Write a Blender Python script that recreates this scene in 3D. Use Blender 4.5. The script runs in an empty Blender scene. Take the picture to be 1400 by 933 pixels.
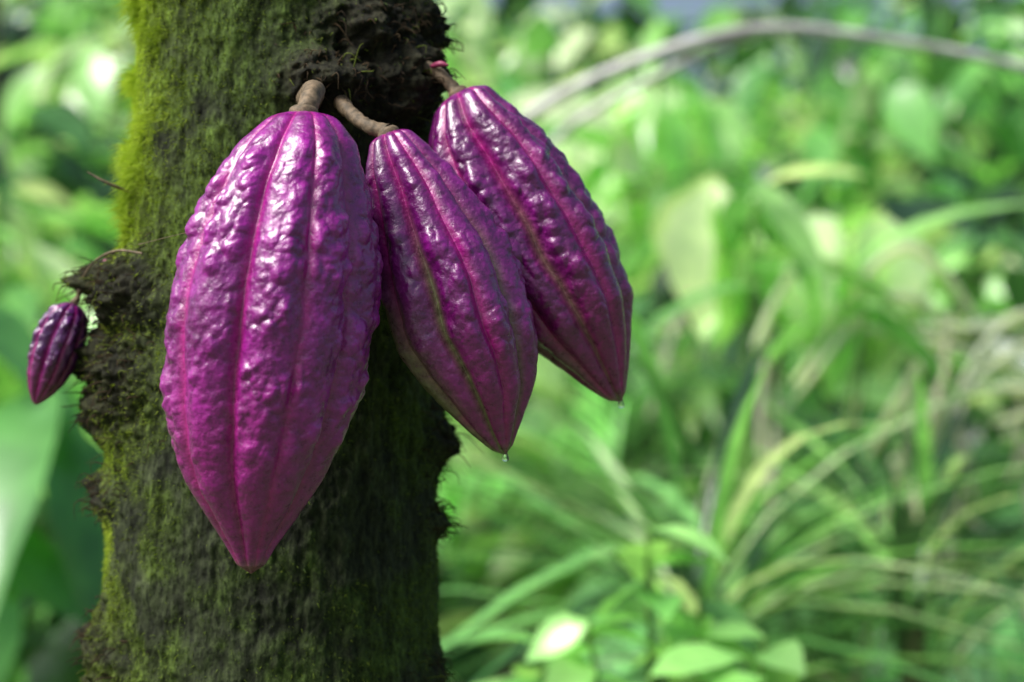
import bpy, math, random
import numpy as np
from mathutils import Vector
random.seed(5); rng=np.random.default_rng(11)
scene=bpy.context.scene

# ---------------------------------------------------------------- helpers
def hsh(ix,iy,iz,seed):
    h=(ix.astype(np.int64)*374761393+iy.astype(np.int64)*668265263+iz.astype(np.int64)*2147483647+seed*974634777)&0xffffffff
    h=((h^(h>>13))*1274126177)&0xffffffff
    h=((h^(h>>16))*2246822519)&0xffffffff
    return ((h^(h>>15))&0xffffff)/float(0xffffff)
def vn(p,scale,seed=0):
    p=p*scale; i=np.floor(p); f=p-i; u=f*f*f*(f*(f*6-15)+10)
    x,y,z=i[:,0].astype(np.int64),i[:,1].astype(np.int64),i[:,2].astype(np.int64)
    r=0
    for dx in (0,1):
        wx=u[:,0] if dx else 1-u[:,0]
        for dy in (0,1):
            wy=u[:,1] if dy else 1-u[:,1]
            for dz in (0,1):
                wz=u[:,2] if dz else 1-u[:,2]
                r=r+wx*wy*wz*hsh(x+dx,y+dy,z+dz,seed)
    return r
def fbm(p,scale,oct=4,seed=0,gain=.5):
    a=1.;t=0.;s=0.
    for o in range(oct):
        s=s+a*vn(p,scale*2.03**o,seed+o*17); t+=a; a*=gain
    return s/t
def bumps(p,scale,seed):
    """rounded warts: smooth max of jittered-cell domes"""
    p=p*scale; i=np.floor(p).astype(np.int64); best=np.zeros(len(p))
    for dx in (-1,0,1):
        for dy in (-1,0,1):
            for dz in (-1,0,1):
                c=i+np.array([dx,dy,dz]); h=[hsh(c[:,0],c[:,1],c[:,2],seed+k) for k in range(4)]
                q=c+np.stack(h[:3],-1)
                d2=((p-q)**2).sum(1); r=.45+.40*h[3]
                best=np.maximum(best,np.clip(1-d2/(r*r),0,1)**1.3*(.4+.6*h[3]))
    return best
def sstep(a,b,x):
    t=np.clip((x-a)/(b-a),0,1); return t*t*(3-2*t)

def mesh_obj(name,verts,faces,mat=None,col=None,smooth=True,parent=None,attrs=None):
    verts=np.asarray(verts,dtype=np.float32); faces=np.asarray(faces,dtype=np.int32)
    me=bpy.data.meshes.new(name); n=faces.shape[1]
    me.vertices.add(len(verts)); me.vertices.foreach_set('co',verts.ravel())
    me.loops.add(faces.size); me.loops.foreach_set('vertex_index',faces.ravel())
    me.polygons.add(len(faces)); me.polygons.foreach_set('loop_start',np.arange(0,faces.size,n,dtype=np.int32))
    me.update(calc_edges=True)
    me.polygons.foreach_set('use_smooth',np.full(len(faces),smooth))
    if col is not None:
        a=me.color_attributes.new('col','FLOAT_COLOR','POINT')
        c=np.ones((len(verts),4),dtype=np.float32); c[:,:3]=col; a.data.foreach_set('color',c.ravel())
    me.validate()
    ob=bpy.data.objects.new(name,me); scene.collection.objects.link(ob)
    if mat: me.materials.append(mat)
    if parent: ob.parent=parent
    return ob
def empty(name):
    e=bpy.data.objects.new(name,None); e.empty_display_size=.05; scene.collection.objects.link(e); return e
def grid_faces(nr,nc,wrap=True):
    r=np.arange(nr-1)[:,None]; c=np.arange(nc if wrap else nc-1)[None,:]; c2=(c+1)%nc
    return np.stack([r*nc+c,r*nc+c2,(r+1)*nc+c2,(r+1)*nc+c],-1).reshape(-1,4)
def spline(pts,n):
    pts=np.array(pts,float); k=len(pts)
    P=np.vstack([2*pts[0]-pts[1],pts,2*pts[-1]-pts[-2]])
    t=np.linspace(0,k-1-1e-6,n); i=t.astype(int); f=(t-i)[:,None]
    p0,p1,p2,p3=P[i],P[i+1],P[i+2],P[i+3]
    return .5*((2*p1)+(-p0+p2)*f+(2*p0-5*p1+4*p2-p3)*f**2+(-p0+3*p1-3*p2+p3)*f**3)
def tube(pts,rad,n=40,seg=14,rough=0,seed=0):
    R=spline(np.hstack([np.array(pts,float),np.array(rad,float)[:,None]]),n)
    c=R[:,:3]; r=R[:,3]
    T=np.gradient(c,axis=0); T/=np.linalg.norm(T,axis=1)[:,None]+1e-12
    ref=np.array([0.13,1,.07]) if abs(T[0,1])<.9 else np.array([1,0,0.])
    A=np.cross(T,ref); A/=np.linalg.norm(A,axis=1)[:,None]; B=np.cross(T,A)
    th=np.linspace(0,2*math.pi,seg,endpoint=False)
    V=c[:,None,:]+r[:,None,None]*(np.cos(th)[None,:,None]*A[:,None,:]+np.sin(th)[None,:,None]*B[:,None,:])
    V=V.reshape(-1,3)
    if rough:
        nn=fbm(V,1/(rough*3),3,seed)-.5
        cc=np.repeat(c,seg,0); d=V-cc; d/=np.linalg.norm(d,axis=1)[:,None]+1e-9
        V=V+d*nn[:,None]*rough*2
    return V,grid_faces(n,seg)
class Acc:
    def __init__(s): s.v=[];s.f=[];s.c=[];s.n=0
    def add(s,v,f,c=None):
        s.v.append(v); s.f.append(f+s.n); s.n+=len(v)
        if c is not None:
            c=np.asarray(c,float); s.c.append(np.broadcast_to(c,(len(v),3)) if c.ndim==1 else c)
    def make(s,name,mat,parent=None,smooth=True):
        return mesh_obj(name,np.vstack(s.v),np.vstack(s.f),mat,np.vstack(s.c) if s.c else None,smooth,parent)

# ---------------------------------------------------------------- materials
def mat_new(name):
    m=bpy.data.materials.new(name); m.use_nodes=True; nt=m.node_tree; nt.nodes.clear()
    return m,nt,nt.nodes.new('ShaderNodeOutputMaterial')
def N(nt,t,**kw):
    n=nt.nodes.new(t)
    for k,v in kw.items():
        if k in n.inputs: n.inputs[k].default_value=v
        else: setattr(n,k,v)
    return n
def mixcol(nt,fac,a,b,blend='MIX'):
    m=nt.nodes.new('ShaderNodeMix'); m.data_type='RGBA'; m.blend_type=blend
    for s,v in ((0,fac),(6,a),(7,b)):
        if hasattr(v,'links'): nt.links.new(v,m.inputs[s])
        else: m.inputs[s].default_value=v
    return m.outputs[2]
def leaf_mat(name,transl=.45,rough=.38,spec=.5):
    m,nt,o=mat_new(name)
    a=N(nt,'ShaderNodeAttribute',attribute_name='col')
    tc=N(nt,'ShaderNodeTexCoord')
    n=N(nt,'ShaderNodeTexNoise',Scale=14.,Detail=3.); nt.links.new(tc.outputs['Object'],n.inputs['Vector'])
    r=N(nt,'ShaderNodeValToRGB'); r.color_ramp.elements[0].position=.3; r.color_ramp.elements[0].color=(.65,.7,.65,1); r.color_ramp.elements[1].position=.7; r.color_ramp.elements[1].color=(1.25,1.2,1.15,1)
    nt.links.new(n.outputs['Fac'],r.inputs[0])
    c=mixcol(nt,1.,a.outputs['Color'],r.outputs[0],'MULTIPLY')
    p=N(nt,'ShaderNodeBsdfPrincipled',Roughness=rough); p.inputs['Specular IOR Level'].default_value=spec
    nt.links.new(c,p.inputs['Base Color'])
    t=N(nt,'ShaderNodeBsdfTranslucent'); c2=mixcol(nt,1.,c,(1.3,1.35,.8,1),'MULTIPLY'); nt.links.new(c2,t.inputs['Color'])
    mx=N(nt,'ShaderNodeMixShader'); mx.inputs[0].default_value=transl
    nt.links.new(p.outputs[0],mx.inputs[1]); nt.links.new(t.outputs[0],mx.inputs[2]); nt.links.new(mx.outputs[0],o.inputs[0])
    return m
def bark_mat(name,c1,c2,scale=30.,rough=.85,bump=.5,dist=.003):
    m,nt,o=mat_new(name); tc=N(nt,'ShaderNodeTexCoord')
    n=N(nt,'ShaderNodeTexNoise',Scale=scale,Detail=8.,Roughness=.65); nt.links.new(tc.outputs['Object'],n.inputs['Vector'])
    r=N(nt,'ShaderNodeValToRGB'); r.color_ramp.elements[0].position=.35; r.color_ramp.elements[0].color=(*c1,1); r.color_ramp.elements[1].position=.68; r.color_ramp.elements[1].color=(*c2,1)
    nt.links.new(n.outputs['Fac'],r.inputs[0])
    p=N(nt,'ShaderNodeBsdfPrincipled',Roughness=rough); nt.links.new(r.outputs[0],p.inputs['Base Color'])
    b=N(nt,'ShaderNodeBump',Strength=bump,Distance=dist); nt.links.new(n.outputs['Fac'],b.inputs['Height']); nt.links.new(b.outputs[0],p.inputs['Normal'])
    nt.links.new(p.outputs[0],o.inputs[0]); return m
M_leaf=leaf_mat('leaf_translucent',.45,.26,1.0)
M_moss=leaf_mat('moss_strands',.35,.8,.2)

def trunk_mat():
    m,nt,o=mat_new('mossy_bark'); tc=N(nt,'ShaderNodeTexCoord')
    a=N(nt,'ShaderNodeAttribute',attribute_name='col')
    mp=N(nt,'ShaderNodeMapping'); mp.inputs['Scale'].default_value=(1,1,.45); nt.links.new(tc.outputs['Object'],mp.inputs[0])
    n=N(nt,'ShaderNodeTexNoise',Scale=420.,Detail=6.,Roughness=.7); nt.links.new(mp.outputs[0],n.inputs['Vector'])
    n2=N(nt,'ShaderNodeTexNoise',Scale=90.,Detail=5.,Roughness=.6); nt.links.new(mp.outputs[0],n2.inputs['Vector'])
    r=N(nt,'ShaderNodeValToRGB'); r.color_ramp.elements[0].position=.36; r.color_ramp.elements[0].color=(.3,.3,.3,1); r.color_ramp.elements[1].position=.66; r.color_ramp.elements[1].color=(1.7,1.7,1.5,1)
    nt.links.new(n.outputs['Fac'],r.inputs[0])
    c=mixcol(nt,1.,a.outputs['Color'],r.outputs[0],'MULTIPLY')
    r2=N(nt,'ShaderNodeValToRGB'); r2.color_ramp.elements[0].position=.38; r2.color_ramp.elements[0].color=(.45,.45,.45,1); r2.color_ramp.elements[1].position=.62; r2.color_ramp.elements[1].color=(1.2,1.25,1.1,1)
    nt.links.new(n2.outputs['Fac'],r2.inputs[0]); c=mixcol(nt,1.,c,r2.outputs[0],'MULTIPLY')
    p=N(nt,'ShaderNodeBsdfPrincipled',Roughness=.8); p.inputs['Specular IOR Level'].default_value=.2
    nt.links.new(c,p.inputs['Base Color'])
    b=N(nt,'ShaderNodeBump',Strength=.9,Distance=.0016); nt.links.new(n.outputs['Fac'],b.inputs['Height'])
    b2=N(nt,'ShaderNodeBump',Strength=.7,Distance=.004); nt.links.new(n2.outputs['Fac'],b2.inputs['Height']); nt.links.new(b.outputs[0],b2.inputs['Normal'])
    nt.links.new(b2.outputs[0],p.inputs['Normal']); nt.links.new(p.outputs[0],o.inputs[0]); return m
M_trunk=trunk_mat()
def pod_mat():
    m,nt,o=mat_new('cacao_pod_skin'); tc=N(nt,'ShaderNodeTexCoord')
    a=N(nt,'ShaderNodeAttribute',attribute_name='col')
    n=N(nt,'ShaderNodeTexNoise',Scale=260.,Detail=6.,Roughness=.6); nt.links.new(tc.outputs['Object'],n.inputs['Vector'])
    r=N(nt,'ShaderNodeValToRGB'); r.color_ramp.elements[0].position=.35; r.color_ramp.elements[0].color=(.65,.5,.65,1); r.color_ramp.elements[1].position=.68; r.color_ramp.elements[1].color=(1.3,1.3,1.3,1)
    nt.links.new(n.outputs['Fac'],r.inputs[0]); c=mixcol(nt,1.,a.outputs['Color'],r.outputs[0],'MULTIPLY')
    v=N(nt,'ShaderNodeTexVoronoi',Scale=330.); nt.links.new(tc.outputs['Object'],v.inputs['Vector'])
    vr=N(nt,'ShaderNodeMapRange'); vr.inputs['From Min'].default_value=.10; vr.inputs['From Max'].default_value=.2; vr.inputs['To Min'].default_value=.3; vr.inputs['To Max'].default_value=0.
    nt.links.new(v.outputs['Distance'],vr.inputs['Value'])
    c=mixcol(nt,vr.outputs[0],c,(.38,.08,.30,1))
    p=N(nt,'ShaderNodeBsdfPrincipled'); p.inputs['Specular IOR Level'].default_value=.7
    rr=N(nt,'ShaderNodeMapRange'); rr.inputs['To Min'].default_value=.16; rr.inputs['To Max'].default_value=.46; nt.links.new(n.outputs['Fac'],rr.inputs['Value']); nt.links.new(rr.outputs[0],p.inputs['Roughness'])
    p.inputs['Coat Weight'].default_value=.5; p.inputs['Coat Roughness'].default_value=.17
    nt.links.new(c,p.inputs['Base Color'])
    n3=N(nt,'ShaderNodeTexNoise',Scale=650.,Detail=4.); nt.links.new(tc.outputs['Object'],n3.inputs['Vector'])
    b=N(nt,'ShaderNodeBump',Strength=.5,Distance=.0006); nt.links.new(n3.outputs['Fac'],b.inputs['Height'])
    b2=N(nt,'ShaderNodeBump',Strength=.55,Distance=.0014); nt.links.new(n.outputs['Fac'],b2.inputs['Height']); nt.links.new(b.outputs[0],b2.inputs['Normal'])
    nt.links.new(b2.outputs[0],p.inputs['Normal']); nt.links.new(p.outputs[0],o.inputs[0]); return m
M_pod=pod_mat()
M_stem=bark_mat('pod_stem_bark',(.06,.045,.025),(.24,.17,.10),260.,.7,.6,.001)
M_branch=bark_mat('pale_branch_bark',(.40,.38,.38),(.85,.83,.82),25.,.5)
M_bark2=bark_mat('forest_bark',(.05,.045,.03),(.18,.16,.10),12.,.9)
M_ground=bark_mat('forest_floor',(.03,.05,.015),(.10,.14,.05),3.,.95)
m,nt,o=mat_new('water_drop'); g=N(nt,'ShaderNodeBsdfGlass',IOR=1.33,Roughness=0.); nt.links.new(g.outputs[0],o.inputs[0]); M_water=m
m,nt,o=mat_new('bud_pink'); g=N(nt,'ShaderNodeBsdfPrincipled',Roughness=.5); g.inputs['Base Color'].default_value=(.26,.03,.09,1); nt.links.new(g.outputs[0],o.inputs[0]); M_bud=m

# ---------------------------------------------------------------- cacao tree trunk
TX,TY=-.131,.135
zk=np.array([0,.6,1.0,1.21,1.40,1.59,2.0,2.6,4.4]); rk=np.array([.125,.1,.096,.0925,.087,.080,.078,.07,.045])
# lumps: theta(0=towards camera,+ = right), z, sig_theta, sig_z, amplitude
LUMPS=[(-78,1.432,22,.014,.022),(-84,1.392,24,.020,.020),(-60,1.425,22,.020,.014),(-85,1.362,20,.016,.019),(-84,1.315,16,.012,.013),
       (-82,1.235,26,.020,.010),(-70,1.21,22,.02,.009),(54,1.540,17,.026,.026),(25,1.533,15,.015,.026),(70,1.570,18,.016,.016),(42,1.562,20,.018,.018),
       (86,1.345,15,.016,.010),(84,1.30,10,.008,.006),(-58,1.38,16,.03,.013),(80,1.215,18,.012,.007),(150,1.5,20,.03,.02),(-150,1.3,20,.03,.02),(10,.9,20,.03,.02)]
def trunk_surface(th,z):
    r=np.interp(z,zk,rk)
    cx=TX+.004*np.sin((z-1.4)*7)+np.where(z>1.8,(z-1.8)*.05,0); cy=TY+.004*np.sin(z*5)
    base=np.stack([r*np.sin(th),-r*np.cos(th),z],-1)
    lump=0*th
    for (t,lz,st,sz,am) in LUMPS:
        d=(th-math.radians(t)+math.pi)%(2*math.pi)-math.pi
        lump=np.maximum(lump,am*np.exp(-(d/math.radians(st))**2-((z-lz)/sz)**2))
    n1=fbm(base,55,4,3); n2=fbm(base,190,3,9)
    q=base*np.array([1,1,.22]); n3=fbm(q,260,3,21)
    lr=np.clip(lump/.009,0,1)
    disp=lump*(.35+1.3*n1)+(fbm(base,14,3,5)-.5)*.006+(n1-.5)*.004+(n3-.5)*.0034+(n2-.5)*(.0022+.013*lr)
    R=r+disp
    P=np.stack([cx+R*np.sin(th),cy-R*np.cos(th),z],-1)
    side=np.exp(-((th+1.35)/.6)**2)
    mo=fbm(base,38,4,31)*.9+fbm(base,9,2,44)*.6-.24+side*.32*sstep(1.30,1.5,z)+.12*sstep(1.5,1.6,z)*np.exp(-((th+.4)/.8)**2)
    moss=np.clip(sstep(.36,.70,mo),0,1)*(1-.75*lr)
    return P,moss,lr,n1,n3,side
def trunk_grid(z0,z1,nz,nth):
    th,z=np.meshgrid(np.linspace(-math.pi,math.pi,nth,endpoint=False),np.linspace(z0,z1,nz))
    P,moss,lr,n1,n3,side=trunk_surface(th.ravel(),z.ravel())
    m=moss[:,None]
    bark=np.array([.027,.034,.018])*(.6+1.0*n1[:,None])
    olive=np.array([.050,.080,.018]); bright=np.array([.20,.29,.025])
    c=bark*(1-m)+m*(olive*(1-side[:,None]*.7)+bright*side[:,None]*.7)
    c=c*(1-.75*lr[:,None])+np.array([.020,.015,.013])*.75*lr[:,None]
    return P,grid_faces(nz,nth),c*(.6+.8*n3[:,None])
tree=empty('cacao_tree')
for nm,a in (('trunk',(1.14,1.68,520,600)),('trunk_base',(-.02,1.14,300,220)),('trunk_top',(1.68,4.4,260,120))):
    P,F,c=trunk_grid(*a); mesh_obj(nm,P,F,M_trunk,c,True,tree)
def blades(P,D,L,W,col):
    n=len(P); D=D/np.linalg.norm(D,axis=1)[:,None]
    S=np.cross(D,rng.normal(size=(n,3))); S/=np.linalg.norm(S,axis=1)[:,None]
    bend=np.cross(D,S)*(L*rng.uniform(-.35,.35,n))[:,None]+np.array([0,0,-1])*(L*.2)[:,None]
    w=(W*.5)[:,None]
    v=np.stack([P-S*w,P+S*w,P+D*(L*.55)[:,None]+S*w*.8,P+D*(L*.55)[:,None]-S*w*.8,P+D*L[:,None]+bend+S*w*.15,P+D*L[:,None]+bend-S*w*.15],1).reshape(-1,3)
    b=np.arange(n)[:,None]*6
    f=np.concatenate([b+[0,1,2,3],b+[3,2,4,5]],0)
    return v,f,np.repeat(col,6,0)
n=240000
th=rng.uniform(-2.4,2.4,n); z=rng.uniform(1.17,1.63,n)
P,moss,lr,n1,n3,side=trunk_surface(th,z)
keep=rng.uniform(size=n)<(moss*(.30+.70*side)+.10*lr+.02)
P=P[keep];th=th[keep];z=z[keep];moss=moss[keep];lr=lr[keep];side=side[keep];n=len(P)
D=np.stack([np.sin(th),-np.cos(th),0*th],-1)+rng.normal(size=(n,3))*.55
tuft=sstep(.44,.68,fbm(P,70,2,77))
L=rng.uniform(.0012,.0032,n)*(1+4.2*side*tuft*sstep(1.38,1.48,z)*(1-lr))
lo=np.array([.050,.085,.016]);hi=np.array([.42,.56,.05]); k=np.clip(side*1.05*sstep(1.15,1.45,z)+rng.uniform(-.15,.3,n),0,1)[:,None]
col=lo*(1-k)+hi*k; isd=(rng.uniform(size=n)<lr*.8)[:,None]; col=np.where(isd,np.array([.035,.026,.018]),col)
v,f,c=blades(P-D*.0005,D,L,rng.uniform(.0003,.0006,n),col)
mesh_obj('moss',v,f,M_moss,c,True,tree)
acc=Acc()
for i in range(900):
    t,lz,st,sz,am=LUMPS[rng.integers(0,15)]
    tt=math.radians(t+rng.normal()*st*.7); zz=lz+rng.normal()*sz*.8
    p=trunk_surface(np.array([tt]),np.array([zz]))[0][0]
    d=np.array([math.sin(tt),-math.cos(tt),0]); l=rng.uniform(.002,.008)
    q1=p+d*l*.6+rng.normal(size=3)*l*.35; q2=q1+d*l*.3+np.array([0,0,-l*.5])+rng.normal(size=3)*l*.4
    v,f=tube([p-d*.002,q1,q2],[.0004,.0003,.00012],6,4)
    acc.add(v,f,np.array([.05,.035,.02])*rng.uniform(.5,1.8) if rng.uniform()<.85 else np.array([.12,.16,.03]))
acc.make('rootlets',M_moss,tree)
acc=Acc(); limbs=[]
for az,l,zs in ((20,1.3,3.5),(140,1.2,3.6),(-70,1.1,3.75),(250,1.2,3.9),(85,1.0,4.1),(190,1.0,4.3)):
    a=math.radians(az); s=np.array([TX+(zs-1.8)*.05,TY,zs]); e=s+np.array([math.cos(a)*l,math.sin(a)*l,.9*l])
    mid=(s+e)/2+np.array([0,0,-.08]); v,f=tube([s,mid,e],[.04,.026,.008],30,10,.004,az); acc.add(v,f); limbs.append((s,mid,e))
acc.make('limbs',M_bark2,tree)

# ---------------------------------------------------------------- leaves
LT=np.array([0,.08,.25,.45,.65,.83,1.0]); LW=np.array([.03,.30,.82,1.,.82,.42,.02])
def leaves(pos,yaw,pitch,roll,L,W,col,droop=.35,fold=.25):
    n=len(pos); m=len(LT)
    x=LT[None,:]*L[:,None]; zc=-droop*(LT[None,:]**2)*L[:,None]; w=LW[None,:]*W[:,None]*.5
    pts=np.zeros((n,m,3,3))
    for j,s in enumerate((-1,0,1)):
        pts[:,:,j,0]=x; pts[:,:,j,1]=w*s; pts[:,:,j,2]=zc+abs(s)*w*fold+ (0.06*w*np.sin(x/L[:,None]*17+yaw[:,None]*5+s))*abs(s)
    pts=pts.reshape(n,-1,3)
    cr,sr=np.cos(roll)[:,None],np.sin(roll)[:,None]
    y=pts[:,:,1]*cr-pts[:,:,2]*sr; zz=pts[:,:,1]*sr+pts[:,:,2]*cr; xx=pts[:,:,0]
    cp,sp=np.cos(pitch)[:,None],np.sin(pitch)[:,None]
    x2=xx*cp-zz*sp; z2=xx*sp+zz*cp
    cy,sy=np.cos(yaw)[:,None],np.sin(yaw)[:,None]
    V=np.stack([x2*cy-y*sy,x2*sy+y*cy,z2],-1)+pos[:,None,:]
    f=grid_faces(m,3,False)[None]+np.arange(n)[:,None,None]*(m*3)
    return V.reshape(-1,3),f.reshape(-1,4),np.repeat(col,m*3,0)
PAL=np.array([[.08,.22,.07],[.15,.41,.12],[.25,.60,.18],[.40,.78,.25],[.68,.90,.52],[.03,.08,.035]])  # palest greens lifted towards white: haze and highlights mixed into leaf colour
def pick(n,w): 
    w=np.array(w,float); c=PAL[rng.choice(len(PAL),n,p=w/w.sum())]; return np.minimum(c*rng.uniform(.75,1.2,(n,1)),.92)
acc=Acc()
for s,mid,e in limbs:
    k=rng.uniform(.35,1.05,45)[:,None]; pos=s+(e-s)*k+rng.normal(size=(45,3))*.16
    acc.add(*leaves(pos,rng.uniform(0,6.28,45),rng.uniform(-1.0,.2,45),rng.normal(size=45)*.4,rng.uniform(.18,.3,45),rng.uniform(.06,.1,45),pick(45,[1,2,2,1,.5,1])))
acc.make('crown_leaves',M_leaf,tree)

# ---------------------------------------------------------------- pods
def smooth(a,k):
    w=np.hanning(k); w/=w.sum(); p=np.pad(a,k//2,mode='reflect',reflect_type='odd'); return np.convolve(p,w,'valid')[:len(a)]
def pod(name,top,ang,st,scale,ns,nt_,seed,phase,green,tint,stem,stem_r,drop=False,wart=1.0,rs=1.,lob=1.):
    st=np.array(st,float)*scale*.001; st[:,2]*=rs; ang=math.radians(ang)
    D=np.array([math.sin(ang),0,-math.cos(ang)]); Nn=np.array([math.cos(ang),0,math.sin(ang)])
    Ltot=st[-1,0]; sf=np.linspace(0,Ltot,1201)
    of=smooth(np.interp(sf,st[:,0],st[:,1]),121); rf=smooth(np.interp(sf,st[:,0],st[:,2]),61); rf=np.maximum(rf,0); 
    u=np.linspace(0,1,ns); s=Ltot*(.5-.5*np.cos(math.pi*u))*.6+Ltot*u*.4
    o=np.interp(s,sf,of); r=np.interp(s,sf,rf); r*=sstep(-.0001,.012,s/Ltot)**.5; r*=np.sqrt(np.clip((1-s/Ltot)/.02,0,1)); r=np.maximum(r,1e-5); rm=r.max()
    g=min(1,rm/.034)
    th=np.linspace(0,2*math.pi,nt_,endpoint=False)
    S,T=np.meshgrid(s,th,indexing='ij'); R=np.repeat(r[:,None],nt_,1); O=np.repeat(o[:,None],nt_,1)
    S,T,R,O=[a.ravel() for a in (S,T,R,O)]
    base=np.stack([R*np.sin(T),R*np.cos(T),S],-1)
    wob=(fbm(np.stack([np.cos(T)*.02,np.sin(T)*.02,S],-1),40,2,seed+3)-.5)*.12
    x=(T-math.radians(phase)+wob)/(2*math.pi)*10
    near=np.round(x); d=np.abs(x-near)*(2*math.pi/10)*R
    odd=(near.astype(int)%2==0)
    un=S/Ltot
    wd=(.0023*(R/rm)+.0006)*g
    fur=np.exp(-(d/wd)**2)
    rr=np.clip(R/rm,.15,1)
    depth=np.where(odd,.0025,.0010)*rr*g
    lobes=lob*(-.0020*np.cos(x*math.pi)+(np.abs(np.sin(x*math.pi))-.6)*.0042)*np.clip(R/rm,0,1)*g
    B1=bumps(base*np.array([1,1,.8]),115/g**.7,seed); B2=bumps(base,230/g**.7,seed+40); W3=fbm(base,45,2,seed+5); W2=fbm(base,240,2,seed+8)
    env=sstep(.02,.12,un)*(1-.75*sstep(.58,.86,un))*(1-fur)**.8*wart*np.clip(R/rm*1.3,0,1)*g
    w=(B1*.0031+B2*.0007)*sstep(.22,.58,W3)+(W2-.5)*.0011
    R2=R+lobes-depth*fur+(w-.0008)*env+ (fbm(base,22,2,seed+30)-.5)*.003*np.clip(R/rm,0,1)*g
    R2=np.maximum(R2,R*.2)
    P=np.array(top)+D*S[:,None]+Nn*(O+R2*np.sin(T))[:,None]+np.array([0,-1,0])*(R2*np.cos(T))[:,None]
    pur=np.array(tint); mag=np.array([.34,.004,.16]); grn=np.array([.15,.20,.06])
    big=fbm(base,30,3,seed+60)[:,None]
    c=pur*(.45+1.0*big)
    c=c*(.75+.5*np.clip(B1,0,1)[:,None])  # cavity shade painted in: skin darker between warts, lighter on their domes
    tipm=sstep(.40,.9,un)[:,None]; c=c*(1-.55*tipm)+mag*.75*.55*tipm
    c=c*(1-.65*fur[:,None])+mag*1.15*.65*fur[:,None]
    gs=green*(np.exp(-(d/(wd*.9))**2)*odd*.95*sstep(.2,.5,un)+sstep(.45,.95,-np.sin(T))*sstep(.3,.7,un)*sstep(.36,.6,big[:,0])*.9)
    gs=np.clip(gs+ .4*sstep(.955,.99,un),0,1)[:,None]
    c=c*(1-gs)+grn*gs
    par=empty(name)
    mesh_obj('pod_skin',P,grid_faces(ns,nt_),M_pod,c,True,par)
    v,f=tube(stem,stem_r,40,20,.0010,seed); mesh_obj('stem',v,f,M_stem,None,True,par)
    t0=np.array(top); v,f=tube([t0+D*.004,t0-D*.0003,t0-D*.0018],[stem_r[-1]*1.5,stem_r[-1]*1.3,stem_r[-1]*.9],10,20,.0005,seed); mesh_obj('stem_collar',v,f,M_stem,None,True,par)
    if drop:
        tip=np.array(top)+D*Ltot+Nn*of[-1]
        v,f=tube([tip+[0,-.0005,.0012],tip+[0,-.0005,0],tip+[0,-.0005,-.0012],tip+[0,-.0005,-.0022],tip+[0,-.0005,-.0030],tip+[0,-.0005,-.0033]],[.0010,.0013,.0017,.0018,.0011,.00005],20,16); mesh_obj('water_drop',v,f,M_water,None,True,par)
    return par
pod('cacao_pod',(-.0972,-.02,1.508),0,[(0,0,2),(2,0,14),(17,-3,29),(34,-6.5,37),(55,-9.5,44),(76,-12.5,48.5),(101,-16,50),(122,-18,49),(143,-20.5,45.5),(160,-22.5,40.5),(178,-24,32),(195,-24.5,20.5),(209,-25,11),(217,-25,7),(221,-25,2.5)],
    .98,620,820,100,-11,.10,(.27,.005,.23),[(-.103,.050,1.523),(-.098,.022,1.522),(-.0945,-.004,1.5185),(-.0945,-.016,1.513),(-.0960,-.020,1.507)],[.0066,.0058,.0051,.0048,.0050],wart=1.15,rs=.962)
pod('cacao_pod',(-.061,.02,1.503),20,[(0,0,2),(2,0,10),(14,0,16.5),(39,2,25),(63,3,31),(83,3,34),(104,1.5,34),(122,2,30),(140,3,22),(155,1,12.5),(165,0,5.5),(169,0,2)],
    1.,520,640,200,-16,.9,(.18,.004,.16),[(-.088,.056,1.524),(-.085,.042,1.519),(-.079,.032,1.512),(-.071,.024,1.506),(-.0615,.0205,1.5025)],[.0046,.0038,.0035,.0035,.0040],drop=True,wart=.9,rs=.99,lob=1.1)
pod('cacao_pod',(-.0285,.07,1.530),27.8,[(0,0,2),(3,0,14),(18,-3,23),(33,-2,28),(56,-1.5,33),(84,-1,34.5),(109,0,33),(130,1,29),(148,1,20),(163,0,12),(174,-.7,5),(177.5,0,2)],
    1.03,520,640,300,-2,.6,(.14,.004,.125),[(-.070,.085,1.540),(-.053,.080,1.544),(-.044,.075,1.543),(-.035,.071,1.537),(-.0288,.070,1.5295)],[.005,.0038,.0034,.0033,.0039],drop=True,wart=.95,rs=.985,lob=1.15)
pod('cacao_pod',(-.2395,.115,1.421),-21,[(0,0,1),(1.5,0,5),(5,0,9.5),(12,0,12.8),(22,0,14.3),(34,0,13.6),(44,0,11),(52,0,7),(57,0,3.5),(60,0,1)],
    1.,300,300,400,-5,.0,(.08,.010,.11),[(-.205,.118,1.430),(-.222,.116,1.434),(-.234,.115,1.429),(-.2395,.115,1.4205)],[.003,.0018,.0015,.0017],wart=1.8,rs=.98,lob=.8)
acc=Acc()
for pts,r in (([(-.042,.070,1.543),(-.037,.066,1.5435),(-.033,.064,1.5425)],[.0010,.0016,.0005]),([(-.222,.10,1.440),(-.219,.098,1.4425),(-.215,.097,1.443)],[.0006,.0013,.0005])):
    v,f=tube(pts,r,12,10); acc.add(v,f)
acc.make('flower_buds',M_bud,tree)
acc=Acc()
for pts,r in (([(-.190,.06,1.445),(-.205,.07,1.447),(-.220,.085,1.443),(-.230,.095,1.434)],[.0006,.0007,.0006,.0004]),([(-.20,.10,1.478),(-.215,.09,1.484),(-.226,.09,1.49)],[.0009,.0008,.0003]),
              ([(-.19,.05,1.449),(-.15,.0,1.453),(-.135,-.01,1.452)],[.0002,.0001,.0001])):
    v,f=tube(pts,r,20,8); acc.add(v,f)
acc.make('twigs',M_stem,tree)

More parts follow.
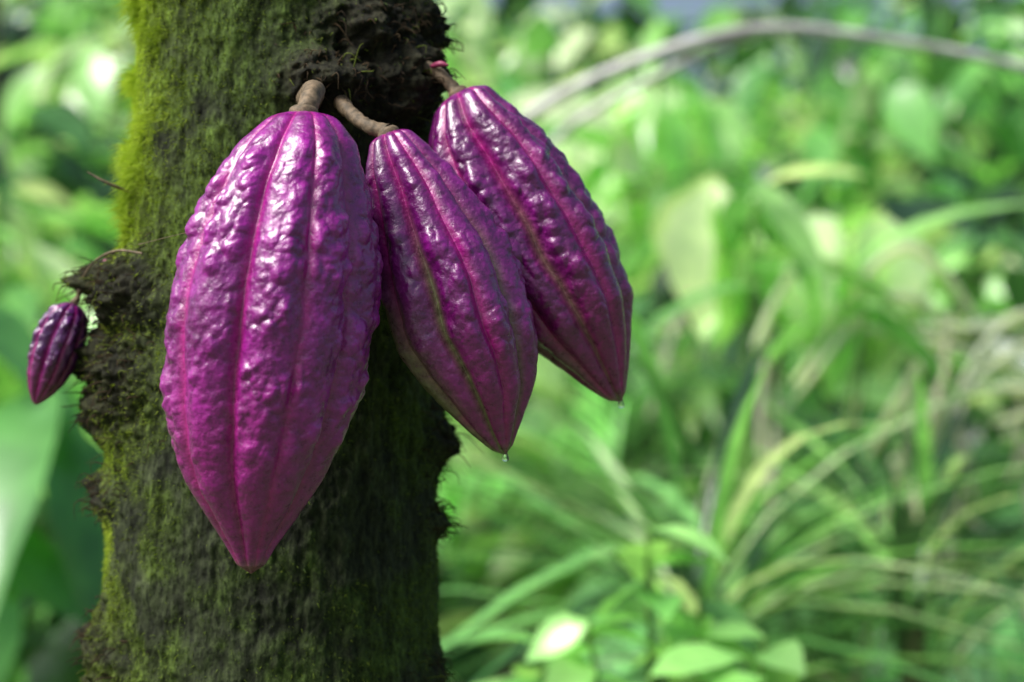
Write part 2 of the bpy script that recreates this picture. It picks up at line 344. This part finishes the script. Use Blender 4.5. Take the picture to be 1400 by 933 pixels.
# ---------------------------------------------------------------- ground
gx,gy=np.meshgrid(np.linspace(-150,150,160),np.linspace(-150,150,160)); g=np.stack([gx.ravel(),gy.ravel(),0*gx.ravel()],-1)
g[:,2]=(fbm(g,.08,3,2)-.5)*1.2*sstep(4,20,np.hypot(g[:,0],g[:,1]))+sstep(12,60,g[:,1])*3-.02
mesh_obj('ground',g,grid_faces(160,160,False),M_ground)

# ---------------------------------------------------------------- rainforest mass
acc=Acc()
def clump(c,rad,n,Lr,Wr,w,pitch=(-1.0,.3),droop=.35):
    d=rng.normal(size=(n,3)); d/=np.linalg.norm(d,axis=1)[:,None]; r=rad*rng.uniform(.2,1,n)**.5
    pos=np.array(c)+d*r[:,None]*np.array([1,1,.8])
    yaw=np.arctan2(d[:,1],d[:,0])+rng.normal(size=n)*.7
    acc.add(*leaves(pos,yaw,rng.uniform(*pitch,n),rng.normal(size=n)*.5,rng.uniform(*Lr,n),rng.uniform(*Wr,n),pick(n,w),droop))
for i in range(300):
    d=rng.uniform(4.0,14); a=rng.uniform(-.75,.75)
    x=d*math.sin(a); y=d*math.cos(a)-.8; z=rng.uniform(-.1,.6+d*.29)
    tone=rng.choice(3,p=[.36,.26,.38])
    w=[[3,1,.5,.1,0,4],[1,3,3,1,.5,.7],[0,0,1,3,6,0]][tone]  # dark, middle, pale clumps: shaded gaps and bright blobs painted as leaf colour
    s=d/8
    clump((x,y,z),rng.uniform(.35,.8)*(.6+.5*s),rng.integers(40,90),(.15*(.6+s*.6),.38*(.6+s*.6)),(.06*(.6+s*.6),.16*(.6+s*.6)),w)
acc.make('rainforest_foliage',M_leaf)
for x,y,r in ((4.6,8.,.10),(-2.6,7.,.12),(5.6,10,.16),(-.9,11,.14)):
    tr=empty('rainforest_tree'); v,f=tube([(x,y,-.1),(x+.1,y,3),(x-.1,y+.2,7)],[r*1.3,r,r*.7],60,16,.01,int(y)); mesh_obj('trunk',v,f,M_bark2,None,True,tr)
    acc=Acc()
    for i in range(7): clump((x+rng.normal()*1.0,y+rng.normal()*1.0,6.8+rng.normal()*.6),.9,45,(.25,.4),(.1,.16),[1,2,2,1,.5,1])
    acc.make('crown',M_leaf,tr)

# ---------------------------------------------------------------- palms / arching fronds
def frond(acc,o,az,el,L,droop,nl,ll,lw,col):
    o=np.array(o,float); t=np.linspace(0,1,16); a=math.radians(az); e=math.radians(el)
    h=t*L*math.cos(e)*(1-.15*t); zz=t*L*math.sin(e)-droop*L*t**2.2
    c=np.stack([o[0]+h*math.cos(a),o[1]+h*math.sin(a),o[2]+zz],-1)
    v,f=tube(c,np.linspace(.007,.0015,16),30,6); acc.add(v,f,np.array(col)*1.2)
    k=np.linspace(.16,.99,nl); ctr=np.stack([np.interp(k,t,c[:,i]) for i in range(3)],-1); T=np.gradient(ctr,axis=0); T/=np.linalg.norm(T,axis=1)[:,None]
    S=np.cross(T,[0,0,1.]); S/=np.linalg.norm(S,axis=1)[:,None]
    for sg in (-1,1):
        d=T*.75+S*sg*.8+np.array([0,0,.12]); d/=np.linalg.norm(d,axis=1)[:,None]; d=d+rng.normal(size=d.shape)*.06
        l=ll*np.sin(np.clip(k*.9+.12,0,1)*math.pi)**.6*rng.uniform(.85,1.1,nl)
        q=np.linspace(0,1,5); ww=np.array([.4,1,.9,.55,.03])*lw*.5
        pts=ctr[:,None,:]+d[:,None,:]*(q[None,:,None]*l[:,None,None])+np.array([0,0,-1.])*(.45*q[None,:,None]**2*l[:,None,None])
        wv=np.cross(d,np.array([0,0,1.])); wv/=np.linalg.norm(wv,axis=1)[:,None]+1e-9
        V=np.stack([pts-wv[:,None,:]*ww[None,:,None],pts+wv[:,None,:]*ww[None,:,None]],2).reshape(-1,3)
        F=(grid_faces(5,2,False)[None]+np.arange(nl)[:,None,None]*10).reshape(-1,4)
        acc.add(V,F,np.array(col)*np.repeat(rng.uniform(.5,1.35,(nl,1)),10,0))
def palm(name,base,specs,col,stem_h):
    acc=Acc(); b=np.array(base,float)
    v,f=tube([b-[0,0,.05],b+[.01,0,stem_h*.5],b+[0,0,stem_h]],[.04,.03,.02],20,10); acc.add(v,f,np.array([.07,.06,.03]))
    for az,el,L,dr in specs: frond(acc,b+[0,0,stem_h],az,el,L,dr,int(26*L/.9),.30*L/.9,.028,np.array(col)*rng.uniform(.6,1.4))
    acc.make(name,M_leaf)
palm('palm_plant',(.62,2.1,-.02),[(175,52,1.0,.7),(150,62,1.0,.7),(200,42,.9,.6),(225,55,.9,.7),(10,52,1.0,.7),(-20,45,.9,.6),(-60,50,.8,.6),(60,60,1.0,.6),(100,70,1.0,.5)],(.20,.46,.18),.80)
palm('palm_plant',(1.5,3.2,-.02),[(175,50,1.2,.8),(150,62,1.2,.7),(215,40,1.1,.6),(250,55,1.,.7),(10,50,1.2,.7),(-20,45,1.1,.6),(90,70,1.2,.5)],(.14,.32,.14),.6)
palm('palm_plant',(.25,3.8,-.02),[(175,50,1.3,.8),(140,62,1.3,.7),(215,45,1.2,.6),(260,55,1.,.7),(10,50,1.3,.7),(-30,45,1.2,.6),(70,70,1.2,.5)],(.32,.60,.24),.8)
def strap_plant(base,h,n,Lr,Wr,w):
    acc=Acc(); b=np.array(base,float)
    v,f=tube([b,b+[0,0,h*.5],b+[0,0,h]],[.03,.025,.015],16,8); acc.add(v,f,np.array([.12,.16,.06]))
    pos=b+np.array([0,0,h])+rng.normal(size=(n,3))*np.array([.02,.02,.06])
    acc.add(*leaves(pos,rng.uniform(0,6.28,n),rng.uniform(.45,1.3,n),rng.normal(size=n)*.2,rng.uniform(*Lr,n),rng.uniform(*Wr,n),pick(n,w),.75,.4))
    acc.make('strap_leaf_plant',M_leaf)
strap_plant((.25,1.4,-.02),1.02,75,(.35,.6),(.013,.024),[3,2,2,2,3,4])
strap_plant((.58,1.6,-.02),1.02,65,(.35,.6),(.013,.024),[3,2,1,1,2,4])
def leafy_plant(name,base,heads,Lr,Wr,w,n=7,pitch=(-.5,.35)):
    acc=Acc(); b=np.array(base,float)
    for h in heads:
        h=np.array(h,float); mid=(b+h)/2+rng.normal(size=3)*.03
        v,f=tube([b,mid,h],[.008,.005,.0025],24,8); acc.add(v,f,np.array([.22,.38,.12]))
        az=rng.uniform(0,6.28)+np.arange(n)*2.4; pos=h+np.array([0,0,-1.])*(np.arange(n)*.012)[:,None]
        acc.add(*leaves(pos,az,rng.uniform(*pitch,n),rng.normal(size=n)*.3,rng.uniform(*Lr,n),rng.uniform(*Wr,n),pick(n,w),.3,.3))
    acc.make(name,M_leaf)
leafy_plant('young_cacao_plant',(.15,.75,-.02),[(.125,.75,1.225),(.18,.80,1.15),(.07,.72,1.145),(.23,.72,1.13),(.12,.65,1.11),(.03,.8,1.11)],(.06,.10),(.035,.055),[0,0,3,5,0,0],8)
leafy_plant('broadleaf_shrub',(.55,2.2,-.02),[(.36,2.2,1.70),(.54,2.2,1.64),(.68,2.25,1.64)],(.22,.30),(.15,.20),[0,0,0,2,7,0],5,(-1.5,-.9))
leafy_plant('broadleaf_shrub',(-.95,1.8,-.02),[(-.9,1.8,1.15),(-.75,1.9,1.35),(-1.0,1.9,1.55),(-.65,2.0,1.0)],(.3,.5),(.14,.22),[2,4,4,1,0,1],7,(-1.2,-.1))
acc=Acc()
for x,y,h,lx in ((.36,1.9,1.62,.03),(.30,1.9,1.55,.10),(.45,1.9,1.45,.12)):
    v,f=tube([(x,y,-.02),(x+lx*.3,y,h*.6),(x+lx,y,h)],[.012,.010,.005],30,8); acc.add(v,f,np.array([.22,.42,.12]))
    n=5; acc.add(*leaves(np.array([x+lx,y,h])+rng.normal(size=(n,3))*.03,rng.uniform(0,6.28,n),rng.uniform(-.4,.8,n),rng.normal(size=n)*.3,rng.uniform(.18,.3,n),rng.uniform(.04,.07,n),pick(n,[0,1,3,3,1,0]),.6))
acc.make('ginger_stalks',M_leaf)
acc=Acc()
for i in range(22):
    x=.76+rng.normal()*.17; y=2.2+rng.normal()*.3; z=1.32+rng.normal()*.15
    l=rng.uniform(.2,.5); d=np.array([rng.normal()*.2,rng.normal()*.2,-1.]); 
    v,f=tube([(x,y,z),np.array([x,y,z])+d*l*.5+rng.normal(size=3)*.03,np.array([x,y,z])+d*l],[.003,.008,.003],14,6); acc.add(v,f,np.array([.80,.76,.76])*rng.uniform(.6,1.1))
for i in range(12):
    x=.65+rng.normal()*.2; v,f=tube([(x,2.1,1.2+rng.normal()*.12),(x+.2,2.1,1.38+rng.normal()*.08),(x+.42,2.15,1.36+rng.normal()*.08)],[.004,.009,.003],20,6); acc.add(v,f,np.array([.76,.80,.70]))
acc.make('dead_fronds',M_leaf)
acc=Acc()
for pts,r in (([(-.10,1.9,1.60),(.0,1.75,1.72),(.14,1.7,1.80),(.36,1.7,1.865),(.6,1.75,1.855),(.95,1.8,1.80),(1.6,1.9,1.75)],[.006,.009,.009,.009,.007,.007,.007]),
              ([(-.02,1.9,1.64),(.10,1.8,1.74),(.24,1.72,1.81),(.36,1.70,1.86)],[.004,.006,.006,.007])):
    v,f=tube(pts,r,80,12,.002,3); acc.add(v,f)
acc.make('bare_branch',M_branch)

# ---------------------------------------------------------------- camera, light
cam=bpy.data.cameras.new('camera'); co=bpy.data.objects.new('camera',cam); scene.collection.objects.link(co); scene.camera=co
co.location=(0,-.8,1.4); co.rotation_euler=(math.radians(90),0,0); cam.lens=58.8; cam.sensor_width=36; cam.clip_end=500; cam.clip_start=.02
cam.dof.use_dof=True; cam.dof.focus_distance=.79; cam.dof.aperture_fstop=4.8
w=bpy.data.worlds.new('World'); scene.world=w; w.use_nodes=True; nt=w.node_tree; nt.nodes.clear()
sk=nt.nodes.new('ShaderNodeTexSky'); sk.sky_type='NISHITA'; sk.sun_disc=False
el=math.radians(52); 
sd=Vector((-.60,-.30,0)).normalized()*math.cos(el)+Vector((0,0,math.sin(el)))
sk.sun_elevation=el; sk.sun_rotation=math.atan2(sd.x,sd.y); sk.dust_density=5.
bg=nt.nodes.new('ShaderNodeBackground'); bg.inputs[1].default_value=.15; ou=nt.nodes.new('ShaderNodeOutputWorld')
nt.links.new(sk.outputs[0],bg.inputs[0]); nt.links.new(bg.outputs[0],ou.inputs[0])
sl=bpy.data.lights.new('sun','SUN'); sl.energy=5; sl.angle=math.radians(26); sl.color=(1,.99,.98)
so=bpy.data.objects.new('sun',sl); scene.collection.objects.link(so); so.rotation_euler=(-sd).to_track_quat('-Z','Y').to_euler()
scene.view_settings.view_transform='Standard'; scene.view_settings.look='None'; scene.view_settings.exposure=0
